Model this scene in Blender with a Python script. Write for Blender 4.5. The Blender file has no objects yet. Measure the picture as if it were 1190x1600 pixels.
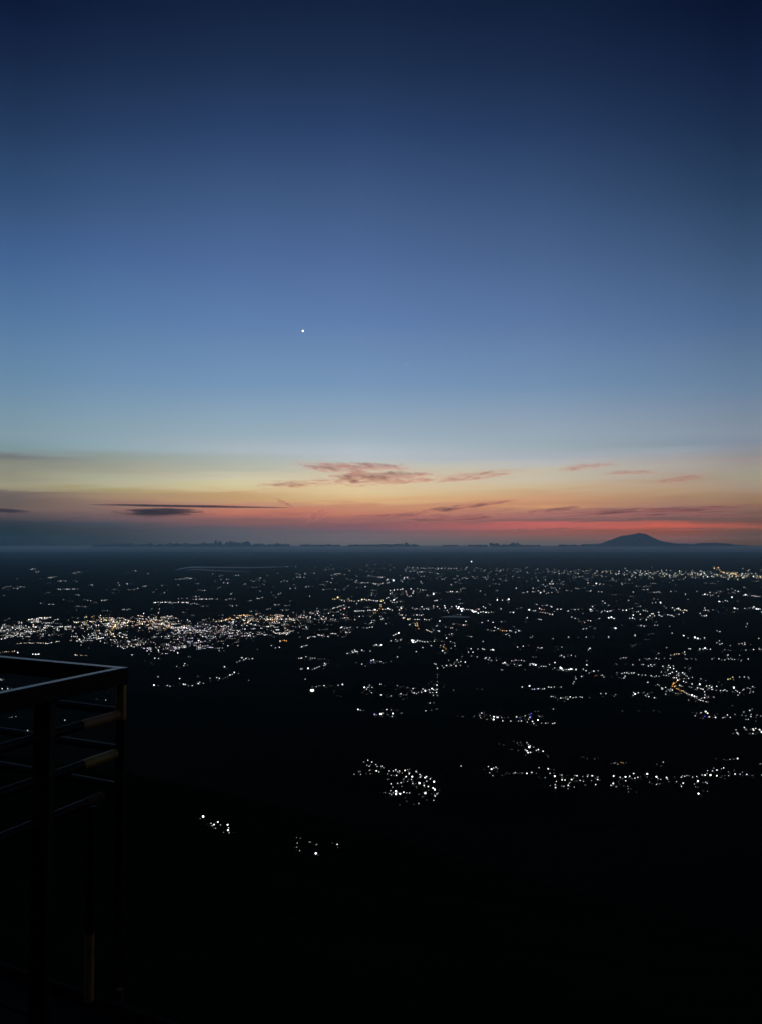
import bpy, bmesh, math, random
import numpy as np
from mathutils import Vector, Matrix, noise as mnoise

random.seed(7)
rng = np.random.default_rng(7)
R = math.radians
scene = bpy.context.scene
COL = scene.collection

# ------------------------------------------------------------------ camera
EYE = 1100.0                 # height of the eye above the plain, metres
PITCH = 2.48                 # camera tilted slightly up
FPX, CX, CY = 1202.0, 595.0, 800.0   # focal length and centre in photograph pixels (1190 x 1600)
cam_data = bpy.data.cameras.new("camera")
cam = bpy.data.objects.new("camera", cam_data)
COL.objects.link(cam)
cam.location = (0, 0, EYE)
cam.rotation_euler = (R(90 + PITCH), 0, 0)
cam_data.sensor_fit = 'VERTICAL'
cam_data.sensor_height = 36.0
cam_data.lens = 36.0 * FPX / 1600.0
cam_data.clip_start = 0.05
cam_data.clip_end = 1.0e6
scene.camera = cam

CP, SP = math.cos(R(PITCH)), math.sin(R(PITCH))


def ray(px, py):
    """Direction of a photograph pixel, scaled so that its forward component is 1."""
    u, v = (px - CX) / FPX, (CY - py) / FPX
    d = Vector((u, CP - v * SP, SP + v * CP))
    return d / d.y


def elev(px, py):
    d = ray(px, py).normalized()
    return math.degrees(math.asin(d.z))


def lin(c):
    return tuple(((v / 255.0) / 12.92 if v / 255.0 <= 0.04045 else ((v / 255.0 + 0.055) / 1.055) ** 2.4) for v in c)


# ------------------------------------------------------------------ view
scene.render.engine = 'CYCLES'
scene.view_settings.view_transform = 'Standard'
scene.view_settings.look = 'None'
scene.view_settings.exposure = 0.0
scene.view_settings.gamma = 1.0
scene.view_settings.use_curve_mapping = False
scene.cycles.use_denoising = True
scene.cycles.max_bounces = 6
scene.cycles.volume_bounces = 0
scene.cycles.transparent_max_bounces = 32

# ------------------------------------------------------------------ sky (dusk after sunset)
SUN_AZ, SUN_EL = 4.0, -1.4       # degrees; azimuth from +Y towards +X, the sun has just set
HAZE_LEN, HAZE_TOP, HAZE_FAR = 125000.0, 2450.0, 125000.0
HAZE_SEEN = (0.052, 0.074, 0.112)   # light the haze sends to the eye (measured), used to choose what the sky behind it must be


def behind_haze(e, c):
    """Sky radiance that shows as c once seen through the haze at elevation e."""
    e = max(e, 0.02)
    L = min(HAZE_FAR * 1.05, (HAZE_TOP - EYE) / math.sin(R(e)))
    T = math.exp(-L / HAZE_LEN)
    return tuple(max(0.002, (v - s * (1 - T)) / T) for v, s in zip(c, HAZE_SEEN))


SKY_L = (0, [(0, (14, 26, 54)), (100, (24, 41, 71)), (200, (36, 58, 92)), (300, (50, 77, 115)), (400, (66, 98, 144)), (500, (84, 120, 160)), (560, (97, 131, 164)), (600, (106, 139, 167)), (650, (124, 152, 169)), (685, (128, 152, 162))])
SKY_C = (560, [(0, (20, 36, 63)), (100, (30, 48, 79)), (200, (43, 65, 104)), (300, (62, 87, 128)), (400, (78, 105, 151)), (500, (95, 125, 171)), (560, (108, 138, 180)), (600, (118, 149, 183)), (650, (136, 162, 186)), (685, (158, 176, 188))])
SKY_R = (1190, [(0, (11, 20, 46)), (100, (18, 32, 60)), (200, (27, 45, 74)), (300, (40, 62, 92)), (400, (58, 83, 116)), (500, (77, 103, 140)), (560, (90, 115, 149)), (600, (101, 126, 154)), (650, (119, 137, 157)), (685, (132, 142, 155))])
E_LO, E_HI = -3.0, 61.0
ZENITH = (0.0030, 0.0075, 0.026)

world = bpy.data.worlds.new("World")
scene.world = world
world.use_nodes = True
nt = world.node_tree
nt.nodes.clear()


def N(tree, kind, **kw):
    n = tree.nodes.new(kind)
    for k, v in kw.items():
        setattr(n, k, v)
    return n


def M(tree, op, a, b=None, c=None, clamp=False):
    n = N(tree, 'ShaderNodeMath', operation=op, use_clamp=clamp)
    for i, v in enumerate((a, b, c)):
        if v is None:
            continue
        if isinstance(v, (int, float)):
            n.inputs[i].default_value = v
        else:
            tree.links.new(v, n.inputs[i])
    return n.outputs[0]


def mixc(tree, f, a, b, blend='MIX'):
    n = N(tree, 'ShaderNodeMix', data_type='RGBA', blend_type=blend)
    for sock, v in ((n.inputs[0], f), (n.inputs[6], a), (n.inputs[7], b)):
        if isinstance(v, (int, float)):
            sock.default_value = v
        elif isinstance(v, tuple):
            sock.default_value = v if len(v) == 4 else (*v, 1)
        else:
            tree.links.new(v, sock)
    return n.outputs[2]


def maprange(tree, v, a, b, c, d, kind='SMOOTHSTEP'):
    n = N(tree, 'ShaderNodeMapRange', interpolation_type=kind)
    tree.links.new(v, n.inputs['Value'])
    for k, x in (('From Min', a), ('From Max', b), ('To Min', c), ('To Max', d)):
        n.inputs[k].default_value = x
    return n.outputs['Result']


tc = N(nt, 'ShaderNodeTexCoord')
sep = N(nt, 'ShaderNodeSeparateXYZ')
nt.links.new(tc.outputs['Generated'], sep.inputs[0])
e_deg = M(nt, 'MULTIPLY', M(nt, 'ARCSINE', sep.outputs['Z']), 180 / math.pi)
az = M(nt, 'MULTIPLY', M(nt, 'ARCTAN2', sep.outputs['X'], sep.outputs['Y']), 180 / math.pi)
# streaks of thin high cloud: the colour bands wander a little up and down along the horizon
cmb = N(nt, 'ShaderNodeCombineXYZ')
nt.links.new(M(nt, 'MULTIPLY', az, 0.035), cmb.inputs[0])
nt.links.new(M(nt, 'MULTIPLY', M(nt, 'ADD', e_deg, M(nt, 'MULTIPLY', az, -0.012)), 0.75), cmb.inputs[1])
ns = N(nt, 'ShaderNodeTexNoise')
ns.inputs['Scale'].default_value = 1.6
ns.inputs['Detail'].default_value = 6
ns.inputs['Roughness'].default_value = 0.62
ns.inputs['Distortion'].default_value = 0.35
nt.links.new(cmb.outputs[0], ns.inputs['Vector'])
amp = M(nt, 'MULTIPLY', maprange(nt, e_deg, 0.2, 2.2, 0.25, 1.0), maprange(nt, e_deg, 5.0, 9.0, 1.0, 0.0))
cmb2 = N(nt, 'ShaderNodeCombineXYZ')
nt.links.new(M(nt, 'MULTIPLY', az, 0.16), cmb2.inputs[0])
nt.links.new(M(nt, 'MULTIPLY', M(nt, 'ADD', e_deg, M(nt, 'MULTIPLY', az, -0.03)), 2.0), cmb2.inputs[1])
ns2 = N(nt, 'ShaderNodeTexNoise')
ns2.inputs['Scale'].default_value = 1.3
ns2.inputs['Detail'].default_value = 5
ns2.inputs['Roughness'].default_value = 0.6
ns2.inputs['Distortion'].default_value = 0.8
nt.links.new(cmb2.outputs[0], ns2.inputs['Vector'])
fine_w = M(nt, 'MULTIPLY', M(nt, 'SUBTRACT', ns2.outputs['Fac'], 0.5), M(nt, 'MULTIPLY', amp, 0.75))
e_w = M(nt, 'ADD', M(nt, 'ADD', e_deg, fine_w), M(nt, 'MULTIPLY', M(nt, 'SUBTRACT', ns.outputs['Fac'], 0.5), M(nt, 'MULTIPLY', amp, 0.9)))
pos = M(nt, 'DIVIDE', M(nt, 'SUBTRACT', e_w, E_LO), E_HI - E_LO)


def upper(x):
    """Colours above the cloud bands at photograph column x, between the three measured columns."""
    ys = (0, 100, 200, 300, 400, 500, 560, 600, 650, 680)
    out = []
    for y in ys:
        cols = [[np.interp(y, [q for q, _ in st], [c[k] for _, c in st]) for k in range(3)] for _, st in (SKY_L, SKY_C, SKY_R)]
        out.append((y, tuple(float(np.polyval(np.polyfit((0, 560, 1190), [c[k] for c in cols], 2), x)) for k in range(3))))
    return out


BANDS = {
 20: "692 126 150 160,702 125 148 150,708 128 140 145,713 112 115 115,719 118 124 120,730 136 138 125,745 145 142 124,762 156 150 126,767 140 130 112,771 106 95 93,778 106 96 95,787 100 91 86,793 112 95 90,800 96 86 88,806 84 76 80,813 60 63 75,820 52 60 72,830 48 60 68,840 48 60 70,848 42 54 64,853 46 60 72",
 160: "692 140 165 175,704 145 165 172,709 140 152 148,720 145 152 145,735 155 155 138,745 168 170 148,757 178 172 145,763 165 155 115,772 155 138 112,782 155 125 105,787 138 112 102,795 130 105 100,803 120 98 95,806 100 85 92,812 98 84 92,818 72 78 88,826 66 70 80,838 62 68 78,848 58 66 75,853 62 74 84",
 370: "692 163 176 186,705 170 182 188,715 165 175 172,726 176 180 168,735 186 184 165,748 206 198 172,760 210 198 150,766 208 176 138,773 190 158 112,783 192 150 112,788 186 136 115,797 192 122 100,802 185 108 95,808 140 98 98,815 128 92 92,822 116 88 95,826 88 88 98,838 86 88 98,845 88 88 98,852 78 86 96",
 560: "692 166 182 192,705 178 188 198,715 182 188 194,722 188 192 184,735 204 194 172,757 218 198 162,770 222 196 150,778 218 184 134,786 214 165 120,790 192 138 112,796 194 132 104,804 190 120 102,810 156 102 98,816 140 96 96,820 125 88 92,825 128 90 104,830 100 92 100,838 110 98 106,845 104 98 104,852 92 94 102",
 850: "692 152 168 178,703 160 172 178,715 168 174 184,724 184 184 182,735 192 184 164,750 198 186 166,762 200 178 145,770 196 160 125,782 202 150 115,788 190 138 108,793 202 150 110,796 185 128 110,801 150 110 102,807 172 112 106,811 132 98 96,816 112 86 90,818.5 150 92 92,820 192 101 97,824 194 102 95,828 142 88 86,834 130 94 90,840 126 92 92,844 96 92 96,853 92 92 97",
 1060: "692 132 148 160,703 150 160 170,717 163 158 156,730 170 164 158,740 172 158 145,751 170 146 126,757 176 152 134,768 176 148 118,775 168 132 110,783 158 122 100,788 165 125 112,794 128 96 92,799 138 104 98,804 120 94 98,810 108 86 84,815 112 85 85,818 150 90 85,821 190 104 90,824 190 95 84,827 135 80 72,835 128 86 82,840 132 94 94,845 110 88 92,853 92 82 92",
 1170: "692 128 138 155,700 138 142 152,712 142 142 144,717 150 140 140,726 152 146 142,738 156 150 136,748 158 150 132,762 160 142 124,770 156 128 108,782 148 116 92,788 140 104 92,793 138 105 94,799 120 91 83,806 120 91 86,812 110 85 82,816 88 72 72,820 142 98 92,823 158 92 84,827 110 82 76,834 98 82 82,840 106 86 84,844 96 78 76,853 88 80 82"}


def ramp(x, bands):
    r = N(nt, 'ShaderNodeValToRGB')
    cr = r.color_ramp
    cr.interpolation = 'LINEAR'
    stops = [q for q in upper(x) if q[0] in (0, 100, 200, 300, 400, 500, 600, 660, 680)]
    for q in bands.split(','):
        v = [float(z) for z in q.split()]
        stops.append((v[0], tuple(v[1:])))
    st = sorted((elev(x, y), lin(c)) for y, c in stops)
    while len(st) > 31:      # a ramp holds 32 stops: leave out the ones the neighbours already give
        def miss(k):
            (e0, c0), (e1, c1), (e2, c2) = st[k - 1:k + 2]
            f = (e1 - e0) / (e2 - e0)
            return sum(abs(b - (a + (c - a) * f)) for a, b, c in zip(c0, c1, c2)) * (e2 - e0)
        st.pop(min(range(1, len(st) - 1), key=miss))
    st = [(e, behind_haze(e, c)) for e, c in st]
    st.append((E_HI, ZENITH))
    while len(cr.elements) > 1:
        cr.elements.remove(cr.elements[-1])
    for i, (e, c) in enumerate(st):
        p = (e - E_LO) / (E_HI - E_LO)
        el = cr.elements[0] if i == 0 else cr.elements.new(p)
        el.position = p
        el.color = (*c, 1)
    nt.links.new(pos, r.inputs[0])
    return r.outputs[0]


def azim(x):
    d = ray(x, 800)
    return math.degrees(math.atan2(d.x, d.y))


sky = None
for x, b in BANDS.items():
    c = ramp(x, b)
    sky = c if sky is None else mixc(nt, maprange(nt, az, azim(px0), azim(x), 0, 1, 'LINEAR'), sky, c)
    px0 = x
# away from the afterglow the sky sinks into night
away = maprange(nt, M(nt, 'ABSOLUTE', az), 30, 120, 1.0, 0.52)
grey = mixc(nt, maprange(nt, M(nt, 'ABSOLUTE', az), 40, 120, 0, 1), sky, (0.022, 0.035, 0.075))
sky = mixc(nt, 1.0, grey, away, 'MULTIPLY')
nish = N(nt, 'ShaderNodeTexSky', sky_type='NISHITA')
nish.sun_disc = False
nish.sun_elevation = R(SUN_EL)
nish.sun_rotation = R(SUN_AZ)
nish.altitude = EYE
SKY_STRENGTH = 0.05
tw = mixc(nt, 1.0, sky, (1 / SKY_STRENGTH,) * 3, 'MULTIPLY')
tot = mixc(nt, 1.0, tw, mixc(nt, 1.0, nish.outputs[0], (0.02, 0.02, 0.02), 'MULTIPLY'), 'ADD')
bg = N(nt, 'ShaderNodeBackground')
bg.inputs['Strength'].default_value = SKY_STRENGTH
nt.links.new(tot, bg.inputs['Color'])
wo = N(nt, 'ShaderNodeOutputWorld')
nt.links.new(bg.outputs[0], wo.inputs['Surface'])
world.cycles.sampling_method = 'MANUAL'
world.cycles.sample_map_resolution = 1024

# ------------------------------------------------------------------ sun: already under the horizon, it only reaches the high clouds from below
sd = bpy.data.lights.new("sun", 'SUN')
sd.energy = 2.0
sd.color = (1.0, 0.33, 0.20)
sd.angle = R(0.5)
sun = bpy.data.objects.new("sun", sd)
COL.objects.link(sun)
to_sun = Vector((math.sin(R(SUN_AZ)) * math.cos(R(SUN_EL)), math.cos(R(SUN_AZ)) * math.cos(R(SUN_EL)), math.sin(R(SUN_EL))))
sun.rotation_euler = to_sun.to_track_quat('Z', 'Y').to_euler()
sun.location = (0, 0, EYE + 50)


# ------------------------------------------------------------------ helpers
def tag(o, label=None, cat=None, group=None, kind=None):
    for k, v in (('label', label), ('category', cat), ('group', group), ('kind', kind)):
        if v:
            o[k] = v
    return o


def link(name, me, parent=None, loc=None):
    o = bpy.data.objects.new(name, me)
    COL.objects.link(o)
    if loc is not None:
        o.location = loc
    if parent is not None:
        o.parent = parent
    return o


def mesh_from(name, verts, faces, mats=(), idx=None, smooth=False):
    me = bpy.data.meshes.new(name)
    me.from_pydata([tuple(v) for v in verts], [], [tuple(f) for f in faces])
    for m in mats:
        me.materials.append(m)
    if idx is not None:
        me.polygons.foreach_set('material_index', np.asarray(idx, dtype=np.int32))
    if smooth:
        me.polygons.foreach_set('use_smooth', np.ones(len(me.polygons), dtype=bool))
    me.update()
    return me


def material(name, base=(0.5, 0.5, 0.5), rough=0.8, metal=0.0, spec=0.5):
    m = bpy.data.materials.new(name)
    m.use_nodes = True
    b = m.node_tree.nodes['Principled BSDF']
    b.inputs['Base Color'].default_value = (*base, 1)
    b.inputs['Roughness'].default_value = rough
    b.inputs['Metallic'].default_value = metal
    b.inputs['Specular IOR Level'].default_value = spec
    return m, m.node_tree, b


def noise_tex(t, scale, detail=4, coords='Object', stretch=None, rough=0.55):
    c = N(t, 'ShaderNodeTexCoord')
    n = N(t, 'ShaderNodeTexNoise')
    n.inputs['Scale'].default_value = scale
    n.inputs['Detail'].default_value = detail
    n.inputs['Roughness'].default_value = rough
    src = c.outputs[coords]
    if stretch:
        mp = N(t, 'ShaderNodeMapping')
        mp.inputs['Scale'].default_value = stretch
        t.links.new(src, mp.inputs['Vector'])
        src = mp.outputs[0]
    t.links.new(src, n.inputs['Vector'])
    return n.outputs['Fac']


# ------------------------------------------------------------------ terrain
AXIS_Y, FOOT_L = -2500.0, 2435.0


def height(x, y):
    """Ground height: a concave volcano flank that runs out into a flat plain (scalars or arrays)."""
    x, y = np.asarray(x, float), np.asarray(y, float)
    dy = y - AXIS_Y
    r = np.hypot(x, dy)
    th = np.arctan2(x, dy)
    h = 3060.0 * np.exp(-r / FOOT_L)
    h = np.minimum(h, 2350 - 120 * np.exp(-np.maximum(r - 560, 0) / 120))
    gully = 0.55 * np.sin(th * 17 + 1.1 + r * 0.0006) + 0.3 * np.sin(th * 31 + 0.4 - r * 0.0011) + 0.2 * np.sin(th * 53 + 2.0)
    near = 1 - np.exp(-(x * x + y * y) / 90.0 ** 2)
    h = h * (1 + 0.05 * gully * near * np.clip(r / 2500, 0, 1))
    h = h + 6.0 * near * np.sin(x * 0.021 + 0.7) * np.sin(y * 0.017) * np.exp(-r / 6000)
    h = h - 4.0 * np.exp(-(x * x + y * y) / 70.0 ** 2)
    return h


def on_ground(px, py, lift=0.0):
    """The point of the terrain (raised by lift) that a photograph pixel looks at, and its distance."""
    d = ray(px, py)
    lo, hi = 40.0, None
    s = 40.0
    while s < 124000:
        p = d * s
        if EYE + p.z < float(height(p.x, p.y)) + lift:
            hi = s
            break
        lo = s
        s *= 1.03
    if hi is None:
        return None
    for _ in range(24):
        m = 0.5 * (lo + hi)
        p = d * m
        if EYE + p.z < float(height(p.x, p.y)) + lift:
            hi = m
        else:
            lo = m
    p = d * hi
    return Vector((p.x, p.y, float(height(p.x, p.y)))), hi


gm, t, b = material("dark_farmland", rough=1.0, spec=0.0)
big = noise_tex(t, 0.0011, 6, 'Object')
fine = noise_tex(t, 0.09, 6, 'Object')
c1 = mixc(t, maprange(t, big, 0.42, 0.6, 0, 1), (0.008, 0.013, 0.008), (0.018, 0.021, 0.014))
c2 = mixc(t, maprange(t, fine, 0.35, 0.65, 0, 0.6), c1, (0.006, 0.010, 0.006))
t.links.new(c2, b.inputs['Base Color'])
bp = N(t, 'ShaderNodeBump')
bp.inputs['Strength'].default_value = 0.8
bp.inputs['Distance'].default_value = 3.0
t.links.new(fine, bp.inputs['Height'])
t.links.new(bp.outputs[0], b.inputs['Normal'])

NA, NR = 288, 190
radii = np.concatenate([[0.0], np.geomspace(1.5, 178000.0, NR)])
EDGE = 124500.0
# angles denser towards the view
a = np.linspace(-1, 1, NA, endpoint=False)
ang = math.pi * (0.35 * a + 0.65 * a ** 3)
verts, faces = [(0, 0, float(height(0, 0)))], []
for rr in radii[1:]:
    xs, ys = rr * np.sin(ang), rr * np.cos(ang)
    keep = ys < -6500       # behind the mountain the sheet stops
    s = np.where(keep, -6500 / np.where(ys == 0, -1, ys), 1.0)
    s = np.clip(s, 0.0, 1.0)
    xs, ys = xs * s, ys * s
    s = np.minimum(1.0, EDGE / np.maximum(np.maximum(np.abs(xs), np.abs(ys)), 1.0))
    xs, ys = xs * s, ys * s
    zs = height(xs, ys)
    verts += list(zip(xs, ys, zs))
for k in range(NA):
    faces.append((0, 1 + (k + 1) % NA, 1 + k))
for i in range(NR - 1):
    o0, o1 = 1 + i * NA, 1 + (i + 1) * NA
    for k in range(NA):
        k2 = (k + 1) % NA
        faces.append((o0 + k, o0 + k2, o1 + k2, o1 + k))
me = mesh_from("ground", verts, faces, [gm], smooth=True)
bm = bmesh.new(); bm.from_mesh(me); bmesh.ops.dissolve_degenerate(bm, dist=1e-4, edges=bm.edges[:]); bmesh.ops.recalc_face_normals(bm, faces=bm.faces); bm.to_mesh(me); bm.free()
if me.polygons[len(me.polygons) // 2].normal.z < 0:
    me.flip_normals()
ground = tag(link("ground", me), "dark flank of the mountain running out into the wide night plain", kind='structure')

# ------------------------------------------------------------------ water catching the last light far out on the plain
wm, t, b = material("still_water", (0.02, 0.03, 0.04), rough=0.45, spec=0.5)
bp = N(t, 'ShaderNodeBump'); bp.inputs['Strength'].default_value = 0.6; bp.inputs['Distance'].default_value = 1.0
t.links.new(noise_tex(t, 0.02, 3), bp.inputs['Height']); t.links.new(bp.outputs[0], b.inputs['Normal'])


def lake(top, bottom, label):
    """A sheet of water whose shores are given as two lines of photograph pixels (far shore, near shore)."""
    pts = [on_ground(*p)[0] for p in top] + [on_ground(*p)[0] for p in reversed(bottom)]
    n = len(top)
    zt = max(p.z for p in pts) + 3.0
    verts = [(p.x, p.y, zt) for p in pts]
    m = len(verts)
    verts += [(p.x, p.y, zt - 6) for p in pts]
    faces = [(i, i + 1, m - 2 - i, m - 1 - i) for i in range(n - 1)]
    faces += [(i, (i + 1) % m, m + (i + 1) % m, m + i) for i in range(m)]
    me = mesh_from("lake", verts, faces, [wm])
    if me.polygons[0].normal.z < 0:
        me.flip_normals()
    return tag(link("lake", me), label, kind='structure')


lake([(273, 890.8), (283, 887.5), (300, 885.2), (340, 885.6), (400, 886.0), (455, 885.2)], [(273, 891.3), (283, 889.4), (300, 887.4), (340, 887.2), (400, 887.3), (455, 885.7)],
     "long thin sheet of pale water far out on the dark plain")
lake([(290, 890.3), (310, 889.2), (350, 891.6), (390, 893.6)], [(290, 891.0), (310, 890.6), (350, 892.6), (390, 894.1)], "short arm of pale water below the long thin sheet")
lake([(573, 900.7), (585, 900.3), (602, 900.8)], [(573, 901.2), (585, 901.7), (602, 901.4)], "small pale pond near the middle of the plain")
lake([(688, 964.2), (700, 962.8), (720, 963.6), (733, 963.9)], [(688, 964.8), (700, 964.6), (720, 965.2), (733, 964.7)], "narrow pale pond beside the white village lamps")

# ------------------------------------------------------------------ haze over the plain
hm = bpy.data.materials.new("haze")
hm.use_nodes = True
t = hm.node_tree
t.nodes.clear()
pv = N(t, 'ShaderNodeVolumePrincipled')
pv.inputs['Color'].default_value = (0.43, 0.77, 1.0, 1)
pv.inputs['Density'].default_value = 1.0 / HAZE_LEN
pv.inputs['Anisotropy'].default_value = 0.8
ho = N(t, 'ShaderNodeOutputMaterial')
t.links.new(pv.outputs[0], ho.inputs['Volume'])


def box(name, lo, hi, mat, parent=None, loc=None):
    x0, y0, z0 = lo
    x1, y1, z1 = hi
    v = [(x0, y0, z0), (x1, y0, z0), (x1, y1, z0), (x0, y1, z0), (x0, y0, z1), (x1, y0, z1), (x1, y1, z1), (x0, y1, z1)]
    f = [(0, 3, 2, 1), (4, 5, 6, 7), (0, 1, 5, 4), (1, 2, 6, 5), (2, 3, 7, 6), (3, 0, 4, 7)]
    return link(name, mesh_from(name, v, f, [mat]), parent, loc)


haze = box("haze", (-HAZE_FAR, -7000, -1.5), (HAZE_FAR, HAZE_FAR, HAZE_TOP), hm)
tag(haze, "blue evening haze lying over the whole plain", kind='stuff')

# ------------------------------------------------------------------ the far volcano and the hills beside it
rm, t, b = material("mountain_rock", rough=0.95, spec=0.1)
t.links.new(mixc(t, maprange(t, noise_tex(t, 0.0006, 6), 0.4, 0.6, 0, 1), (0.16, 0.17, 0.17), (0.28, 0.28, 0.27)), b.inputs['Base Color'])


def fbm(x, y, z=0.0, o=5):
    return mnoise.fractal((x, y, z), 1.0, 2.1, o, noise_basis='PERLIN_ORIGINAL')


def mountain(name, px, dist, half_px, profile, depth_km, label, seed):
    """A mountain whose skyline heights are given in photograph pixels over the horizon; built all round, with gullies."""
    s = dist / FPX
    cx = (px - CX) * s
    nx, ny = 150, 56
    verts, faces = [], []
    us = np.linspace(-1, 1, nx)
    vs = np.linspace(-1, 1, ny)
    pu, ph = zip(*profile)
    for v in vs:
        for u in us:
            r = math.sqrt(u * u + (0.92 * v) ** 2)
            side = math.copysign(min(r, 1.0), u if abs(u) > 1e-6 else 1.0)
            w = 0.5 + 0.5 * (u / r if r > 1e-4 else 0)
            hh = (1 - w) * np.interp(-min(r, 1), pu, ph) + w * np.interp(min(r, 1), pu, ph)
            z = EYE + hh * s
            g = (fbm(u * 9 + seed, v * 6, seed) * 1.5 + abs(fbm(u * 30, v * 14, seed + 5)) * 1.4) * s * (max(0.0, 1 - r) ** 0.5) * min(1.0, 0.25 + 4 * r)
            verts.append((u * half_px * s, v * depth_km * 1000, max(z + g, -40) - (0 if r < 0.98 else 60)))
    for j in range(ny - 1):
        for i in range(nx - 1):
            a0 = j * nx + i
            faces.append((a0, a0 + 1, a0 + nx + 1, a0 + nx))
    o = link(name, mesh_from(name, verts, faces, [rm], smooth=True), loc=(cx, dist, 0))
    return tag(o, label, kind='structure')


mountain("volcano", 992, 178000, 150, [(-1, -14), (-0.75, -1.5), (-0.55, 0.0), (-0.40, 1.0), (-0.345, 2.6), (-0.28, 6.5), (-0.227, 10), (-0.173, 13), (-0.113, 15.2), (-0.053, 16.6), (-0.02, 16.2), (0.02, 18.2), (0.05, 19.2), (0.07, 17.8), (0.10, 17.4),
                                       (0.14, 15.0), (0.18, 12.0), (0.233, 7.6), (0.30, 4.4), (0.40, 2.0), (0.55, 0.6), (0.75, -1.0), (1, -14)], 16, "hazy volcano cone with a blunt top on the horizon", 3.1)
mountain("hill", 1112, 174000, 90, [(-1, -14), (-0.7, -3), (-0.5, 0.2), (-0.3, 1.6), (-0.1, 3.0), (0.03, 3.7), (0.15, 2.6), (0.35, 1.0), (0.55, -0.6), (0.7, -3.5), (1, -14)], 9, "low long ridge to the right of the volcano", 9.4)

# ------------------------------------------------------------------ sea of cloud beyond the plain, with cumulus heads standing out of it
cm, t, b = material("cloud_white", (0.60, 0.62, 0.65), rough=1.0, spec=0.0)
cd_, t, b = material("cloud_dull", (0.55, 0.57, 0.60), rough=1.0, spec=0.0)
nx, ny = 320, 60
xs = np.linspace(-170000, 170000, nx)
ys = 127000 + 150000 * np.linspace(0, 1, ny) ** 2.2
verts, faces = [], []
for j, y in enumerate(ys):
    for x in xs:
        rise = min(1.0, (y - 127000) / 40000.0)
        z = 120 + 800 * rise + (40 + 60 * rise) * (fbm(x / 15000, y / 9000, 1.0, 4) + 0.8 * fbm(x / 4500, y / 3000, 4.0, 4))
        if j == 0:
            z = -60
        verts.append((x, y, z))
for j in range(ny - 1):
    for i in range(nx - 1):
        a0 = j * nx + i
        faces.append((a0, a0 + 1, a0 + nx + 1, a0 + nx))
tag(link("cloud_sea", mesh_from("cloud_sea", verts, faces, [cm], smooth=True)), "low grey layer of cloud closing off the plain at the horizon", kind='stuff')

# a flat bank of mist lying over the near part of that cloud, glowing a little with the light behind it
mm = bpy.data.materials.new("mist")
mm.use_nodes = True
t = mm.node_tree
t.nodes.clear()
pv = N(t, 'ShaderNodeVolumePrincipled')
pv.inputs['Color'].default_value = (0.80, 0.90, 0.97, 1)
pv.inputs['Density'].default_value = 1 / 15000.0
pv.inputs['Anisotropy'].default_value = 0.8
ho = N(t, 'ShaderNodeOutputMaterial')
t.links.new(pv.outputs[0], ho.inputs['Volume'])
nx, ny = 260, 12
xs = np.linspace(-150000, 150000, nx)
ys = np.linspace(126000, 166000, ny)
verts = [(x, y, 930 + 70 * fbm(x / 9000, y / 12000, 7.0, 4) + 50 * fbm(x / 2600, y / 6000, 2.0, 4)) for y in ys for x in xs]
faces = [(j * nx + i, j * nx + i + 1, (j + 1) * nx + i + 1, (j + 1) * nx + i) for j in range(ny - 1) for i in range(nx - 1)]
rim = list(range(nx)) + [j * nx + nx - 1 for j in range(1, ny)] + [(ny - 1) * nx + i for i in range(nx - 2, -1, -1)] + [j * nx for j in range(ny - 2, 0, -1)]
low = len(verts)
verts += [(verts[k][0], verts[k][1], -3) for k in rim]
faces += [(rim[k], low + k, low + (k + 1) % len(rim), rim[(k + 1) % len(rim)]) for k in range(len(rim))]
faces.append(tuple(range(low, low + len(rim)))[::-1])
me = mesh_from("mist", verts, faces, [mm])
bm = bmesh.new(); bm.from_mesh(me); bmesh.ops.recalc_face_normals(bm, faces=bm.faces); bm.to_mesh(me); bm.free()
tag(link("mist", me), "pale flat bank of mist along the foot of the horizon", kind='stuff')

ICO = bmesh.new()
bmesh.ops.create_icosphere(ICO, subdivisions=2, radius=1)
ICO_V = [v.co.copy() for v in ICO.verts]
ICO_F = [tuple(v.index for v in f.verts) for f in ICO.faces]
ICO.free()


def cumulus(x0, x1, ytop, seed, dist, label, group="cumulus heads along the horizon"):
    """A row of billowing heads between two photograph columns, its tops near ytop."""
    r = random.Random(seed)
    s = dist / FPX
    cx = ((x0 + x1) / 2 - CX) * s
    verts, faces = [], []
    w = x1 - x0
    n = max(6, int(w / 1.5))
    for k in range(n):
        u = r.uniform(0, 1)
        env = (math.sin(math.pi * min(max(u, 0.03), 0.97)) ** 0.6) * (0.6 + 0.5 * r.random()) * (0.7 + 0.3 * math.sin(u * w * 0.16 + seed))
        top = (852 - ytop) * env * 1.35
        rad = r.uniform(0.7, 1.7) * (0.6 + 0.7 * env)
        u = (k + r.random()) / n
        tall = max(0.9, (top * r.uniform(0.6, 1.0) + 2.2) / 2)
        px = x0 + u * w - (x0 + x1) / 2
        dy = r.uniform(-2, 2)
        o = len(verts)
        for v in ICO_V:
            q = v * 1.0
            d = 1 + 0.42 * fbm(q.x * 1.9 + k * 3.1, q.y * 1.9 + seed, q.z * (1.2 + tall / rad) + k, 4)
            verts.append(((px + q.x * (rad * 1.2 + 1.0) * d) * s, (dy + q.y * (rad * 1.4 + 2.0) * d) * s, EYE + (-2.2 + tall + q.z * tall * d) * s))
        faces += [tuple(i + o for i in f) for f in ICO_F]
    o = link("cumulus_cloud", mesh_from("cumulus_cloud", verts, faces, [cd_], smooth=True), loc=(cx, dist, 0))
    return tag(o, label, "cloud", group)


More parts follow.
